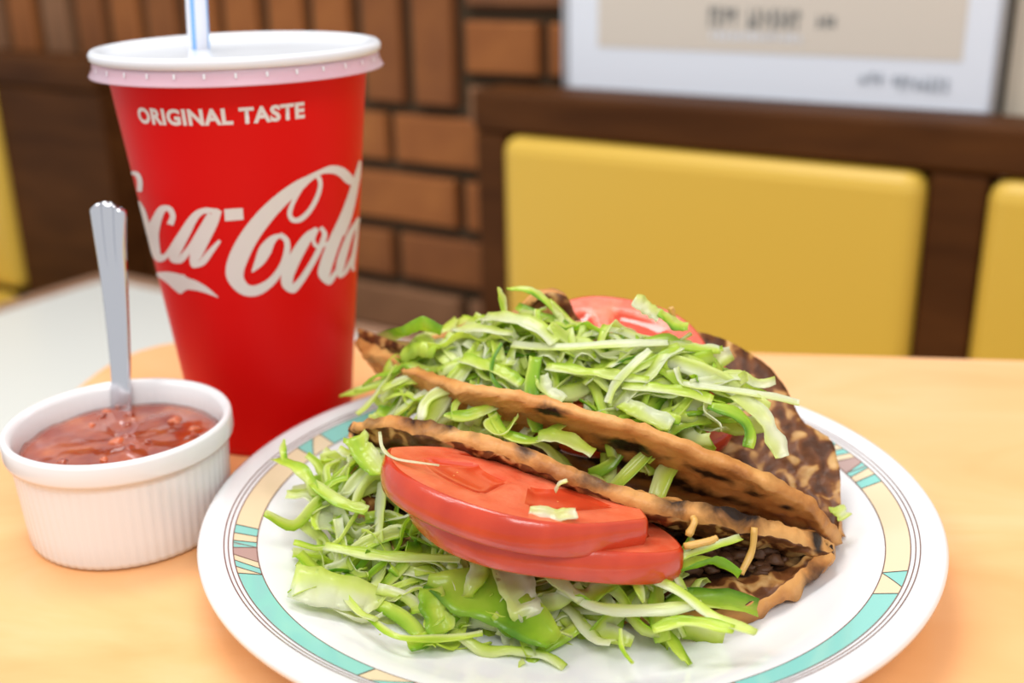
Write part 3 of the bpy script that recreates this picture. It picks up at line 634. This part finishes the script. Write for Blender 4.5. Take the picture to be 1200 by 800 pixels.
# shreds the photograph shows singly, rear taco (own look, own label)
def hero(pts, wd, tone, label, **k): return shred(pts, wd, tone, label, None, **k)
hero([(-0.0,0.3551,0.0689),(0.0139,0.3482,0.0699),(0.0331,0.3447,0.0719),(0.0503,0.344,0.0724)], .0038, .03, 'long whitish lettuce strip lying level across the top of rear taco', n=18)
hero([(0.0532,0.3299,0.0638),(0.0659,0.3262,0.063),(0.0799,0.3231,0.0617),(0.0881,0.3221,0.0599)], .0028, .02, 'long white lettuce strip pointing right over the rear tortilla', n=18)
hero([(0.069,0.3257,0.0617),(0.0751,0.3184,0.0581),(0.0779,0.3122,0.0538),(0.0799,0.3073,0.0487)], .0062, .10, 'broad pale lettuce leaf drooping at the right end of rear taco', n=16)
hero([(0.0441,0.3403,0.0715),(0.0383,0.3365,0.0679),(0.0326,0.3333,0.0629),(0.0297,0.3299,0.058)], .0030, .02, 'wet white lettuce strip slanting down the middle of rear heap', n=16)
hero([(0.0077,0.347,0.0675),(0.0063,0.3404,0.0612),(0.0061,0.3339,0.055),(0.0075,0.3276,0.0495)], .0046, .80, 'green lettuce ribbon hanging down over the rear tortilla edge', n=16)
hero([(-0.0034,0.355,0.0696),(-0.0063,0.3517,0.0654),(-0.0067,0.3463,0.0609),(-0.0026,0.341,0.057)], .0016, .95, 'thin dark green curled lettuce sliver left of the hanging ribbon', n=16)
hero([(-0.0014,0.372,0.0832), (0.0056,0.37,0.0831), (0.0105,0.368,0.0806), (0.0141,0.366,0.0769)], .0032, .62, 'bright green lettuce blade arching above the rear tomato', n=14, taper=.8)
hero([(-0.0042,0.368,0.0851), (-0.0032,0.368,0.0809), (-0.0021,0.366,0.0748)], .0026, .35, 'short lettuce blade standing upright above the left of rear heap', taper=.8)
hero([(-0.0539,0.456,0.0337),(-0.0376,0.3788,0.0649),(-0.031,0.3729,0.0687),(-0.0248,0.3719,0.067)], .0075, .66, 'bright green curly lettuce piece at the left end of rear taco', curl=.9)
hero([(-0.039,0.3745,0.0601),(-0.0324,0.3687,0.0652),(-0.0256,0.3628,0.0654)], .0075, .55, 'folded green lettuce piece below the curly one at left end', curl=-.7)
hero([(-0.0207,0.3729,0.0685),(-0.0115,0.3637,0.0715),(0.0,0.3567,0.0719)], .0042, .05, 'white lettuce strip near the top left of rear heap')
hero([(-0.0092,0.3681,0.0742),(0.0002,0.3599,0.0762),(0.0085,0.354,0.0751),(0.0139,0.3492,0.0713)], .0055, .12, 'wide whitish lettuce piece lying left of the rear tomato')
hero([(0.0397,0.352,0.0845), (0.0438,0.351,0.0818), (0.0479,0.35,0.0791)], .0060, .05, 'white lettuce chunk on the peak right of the rear tomato', th=.0015, taper=.1)
hero([(0.0479,0.35,0.0809), (0.0523,0.349,0.077), (0.0573,0.349,0.0757)], .0052, .62, 'green lettuce tuft beside the white chunk on rear taco')
hero([(0.0509,0.346,0.071), (0.0587,0.346,0.0697), (0.0675,0.347,0.0682)], .0036, .32, 'pale green lettuce stub poking right across the rear tomato', th=.0014, taper=.15)
hero([(0.0023,0.3376,0.0559),(-0.0073,0.3358,0.0545),(-0.0147,0.3346,0.0523),(-0.0227,0.34,0.0507)], .0040, .52, 'lettuce shred hanging left over the rear tortilla edge', taper=.7)
hero([(-0.0193,0.3361,0.0505),(-0.0188,0.3418,0.0534),(-0.0144,0.3448,0.0557),(-0.0082,0.344,0.0571)], .0022, .5, 'thin curled lettuce strand looping over the rear tortilla edge')
hero([(-0.0073,0.3355,0.0535),(-0.0028,0.3239,0.0509),(0.0059,0.319,0.0503),(0.014,0.3236,0.0524),(0.0176,0.3263,0.054)], .0036, .66, 'long green lettuce shred sagging between the two tortillas', n=18)
hero([(0.0073,0.3201,0.0512),(0.015,0.3174,0.0517),(0.0239,0.3124,0.0487)], .0050, .36, 'pale lettuce shred resting on the front tortilla top')
hero([(-0.0046,0.3329,0.0534),(-0.0081,0.3292,0.0515),(-0.0033,0.3222,0.0511),(0.0011,0.3297,0.054)], .0034, .45, 'pointed lettuce shred hooked over the rear tortilla edge')
hero([(-0.03,0.3398,0.0491),(-0.0289,0.3461,0.0524),(-0.023,0.3493,0.0552),(-0.0102,0.3461,0.0569)], .0036, .12, 'pale lettuce stem drooping at the left of rear taco', n=16)
hero([(0.0601,0.3226,0.0592),(0.0679,0.3187,0.0579),(0.0712,0.3138,0.0549),(0.0702,0.3102,0.0509)], .0040, .78, 'dark green curved lettuce shred near right end of rear heap')
hero([(0.0339,0.3293,0.0576),(0.0406,0.3241,0.0562),(0.0483,0.3195,0.054)], .0062, .22, 'blocky pale lettuce piece at the rear tortilla edge', th=.0014, taper=.15)
hero([(0.0109,0.3447,0.0648),(0.0271,0.3382,0.0646),(0.0428,0.3329,0.064)], .0040, .40, 'level light green lettuce shred across the middle of rear heap')
hero([(0.0348,0.3331,0.0623),(0.0503,0.3284,0.0622),(0.0616,0.3239,0.0604)], .0044, .36, 'light green lettuce shred right of the slanting white strip')
hero([(-0.0173,0.3574,0.0635),(-0.0058,0.3491,0.0628),(0.003,0.3421,0.06)], .0052, .45, 'wide light green lettuce shred left of the hanging ribbon')
hero([(0.0092,0.3423,0.0628),(0.0106,0.3382,0.0599),(0.0159,0.3342,0.057)], .0052, .18, 'pale lettuce square right of the hanging green ribbon', taper=.1)
hero([(-0.066,0.4,0.0331), (-0.0552,0.398,0.0365), (-0.0418,0.396,0.0425)], .0042, .4, 'pale green lettuce shred on plate rim beside the red cup', taper=.7)
hero([(-0.0515,0.395,0.039), (-0.0457,0.393,0.0363), (-0.0398,0.392,0.0379)], .0052, .06, 'white lettuce bit at the plate rim behind the tacos')
hero([(0.1026,0.325,0.022), (0.1035,0.322,0.0214), (0.1047,0.32,0.0203)], .0048, .25, 'small lettuce bit poking out at the right end of rear taco', taper=.1)
# front taco
hero([(-0.0775,0.3497,0.0389),(-0.0776,0.3467,0.0353),(-0.0753,0.3397,0.0336)], .0022, .55, 'thin lettuce blade standing on the left plate rim', taper=.8)
hero([(-0.0806,0.3463,0.033),(-0.0719,0.3357,0.0355),(-0.0664,0.33,0.0339),(-0.0633,0.3254,0.0294)], .0040, .5, 'curled lettuce shred at the far left of front heap', twist=1.2)
hero([(-0.0661,0.2897,0.0203),(-0.0567,0.2893,0.018),(-0.0457,0.2901,0.0143),(-0.0413,0.2877,0.0123)], .0125, .14, 'flat translucent whitish lettuce leaf at the heap left front', taper=.3, curl=.1)
hero([(-0.0434,0.2806,0.0141),(-0.0338,0.2697,0.0145),(-0.0211,0.2728,0.0114),(-0.01,0.2736,0.0123)], .0022, .45, 'thin yellow-green lettuce strand lying on the plate well', n=18)
hero([(-0.0268,0.2926,0.0176),(-0.0153,0.2865,0.0173),(-0.0017,0.2786,0.0155),(0.01,0.2675,0.0132)], .0135, .72, 'large smooth green lettuce leaf at the front of the heap', taper=.55, curl=.25, n=18)
hero([(-0.0039,0.2933,0.0243),(-0.0008,0.2854,0.0214),(0.0013,0.2797,0.0184),(0.0031,0.276,0.0154)], .0120, .06, 'large whitish lettuce leaf under the lower tomato slice', taper=.4, curl=.2, n=16)
hero([(-0.0115,0.2981,0.0246),(-0.011,0.2902,0.0215),(-0.0139,0.2837,0.0177)], .0062, .38, 'light green folded lettuce piece left of the whitish leaf', twist=1.0)
hero([(0.0119,0.2826,0.0206),(0.0235,0.274,0.0193),(0.0386,0.2702,0.0206),(0.0511,0.2718,0.0214)], .0038, .05, 'long white lettuce rib lying level across the front heap', n=18, th=.0016)
hero([(0.0315,0.2832,0.0259),(0.0437,0.274,0.0252),(0.0531,0.2659,0.0215),(0.0629,0.256,0.0225)], .0028, .22, 'long lettuce strip pointing to the plate at lower right', n=18)
hero([(0.0658,0.2932,0.0299),(0.0543,0.2845,0.0316),(0.0411,0.2819,0.0281)], .0024, .35, 'lettuce strip reaching right across the dark meat')
hero([(0.0304,0.2873,0.0313),(0.0325,0.2806,0.028),(0.0351,0.2728,0.0218)], .0028, .42, 'narrow lettuce strip standing up before the lower tomato', taper=.7)
hero([(0.0282,0.268,0.0168),(0.0282,0.2627,0.0139),(0.0299,0.2526,0.0165)], .0013, .5, 'tiny lettuce thread dangling toward the plate edge')
hero([(0.008,0.2867,0.0238),(0.0131,0.2815,0.0223),(0.0182,0.2765,0.0203)], .0036, .04, 'glassy white lettuce rib below the tomato', th=.0016, taper=.1)
hero([(0.0369,0.2661,0.0174),(0.0462,0.2658,0.0201),(0.0578,0.2594,0.0214)], .0036, .55, 'green-edged lettuce strip at the right front of heap')
hero([(-0.0416,0.322,0.0532), (-0.0394,0.31,0.0531), (-0.0341,0.3,0.0544), (-0.0216,0.292,0.0561)], .0011, .0, 'fine white lettuce fiber draped over the upper tomato slice', n=16)
hero([(0.0036,0.2745,0.05), (0.0101,0.2735,0.0491), (0.0166,0.2745,0.0492)], .0042, .03, 'white lettuce scrap lying on the upper tomato slice', taper=.3)
hero([(0.0113,0.285,0.0506), (0.0124,0.284,0.0535), (0.0146,0.284,0.0545)], .0014, .0, 'tiny white lettuce curl under the front tortilla edge')
hero([(-0.0516,0.335,0.0457), (-0.0488,0.33,0.0426), (-0.0425,0.322,0.0386)], .0085, .52, 'bright green lettuce piece below the left tip of front tortilla', curl=.5)
hero([(-0.0651,0.328,0.033),(-0.0548,0.3193,0.0301),(-0.0464,0.3156,0.0294)], .0042, .45, 'lettuce shred at the upper left of the front heap')
hero([(-0.0253,0.2887,0.0176),(-0.0243,0.2821,0.0146),(-0.0212,0.275,0.0116)], .0078, .66, 'green folded lettuce strip dropping to the plate')
hero([(-0.0592,0.3084,0.0212),(-0.0402,0.3022,0.0208),(-0.0167,0.2973,0.0223)], .0034, .30, 'long light lettuce strip across the left of front heap', n=18)
# cheese shreds and meat
def cheese(pts, label): 
    vs, fs, tn = ribbon([V(p) for p in pts], .0020, .0018, .5, .6, .0, .1, n=9, seed=len(label)); o = mesh('cheese_shred', vs, fs, M_cheese); tag(o, label, 'cheese', 'yellow cheese shreds in the tacos')
cheese([(0.0476,0.283,0.0334), (0.0546,0.284,0.0343), (0.0571,0.285,0.0348)], 'yellow cheese shred beside the lower tomato slice')
cheese([(0.0703,0.296,0.0316), (0.0695,0.294,0.025), (0.0657,0.29,0.0197)], 'yellow cheese shred curving down over the dark meat')
cheese([(0.0494,0.288,0.0338), (0.0515,0.29,0.0371), (0.0513,0.292,0.0376)], 'short cheese shred under the front tortilla edge')
cheese([(0.052,0.352,0.0819), (0.0529,0.352,0.0783)], 'yellow cheese tip poking out on the rear taco peak')
cheese([(0.0221,0.272,0.0308), (0.0294,0.274,0.0305), (0.0349,0.277,0.0318)], 'cheese shred among the lettuce below the tomato')
bmm = bmesh.new()
for i in range(340):
    t = rnd.uniform(0, .8); p = V((.040, .322, 0)).lerp(V((.084, .312, 0)), t)+V((rnd.uniform(-.012, .008), rnd.uniform(-.018, .016), 0)); p.z = .0145+rnd.uniform(0, .006)*(1-t*.5)
    s = rnd.uniform(.0011, .0026); r_ = bmesh.ops.create_icosphere(bmm, subdivisions=2, radius=1)
    for v in r_['verts']: k = 1+.8*noise.noise(v.co*1.3+V((i, 3, 0)))+.3*noise.noise(v.co*3+V((i, 9, 0))); v.co = p+V((v.co.x*1.3, v.co.y, v.co.z*.7))*s*k
me = bpy.data.meshes.new('ground_beef'); bmm.to_mesh(me); bmm.free(); me.materials.append(M_beef); me.polygons.foreach_set('use_smooth', [True]*len(me.polygons))
tag(link('ground_beef', me), 'dark seasoned ground beef inside the right of the front taco', 'meat', kind='stuff')
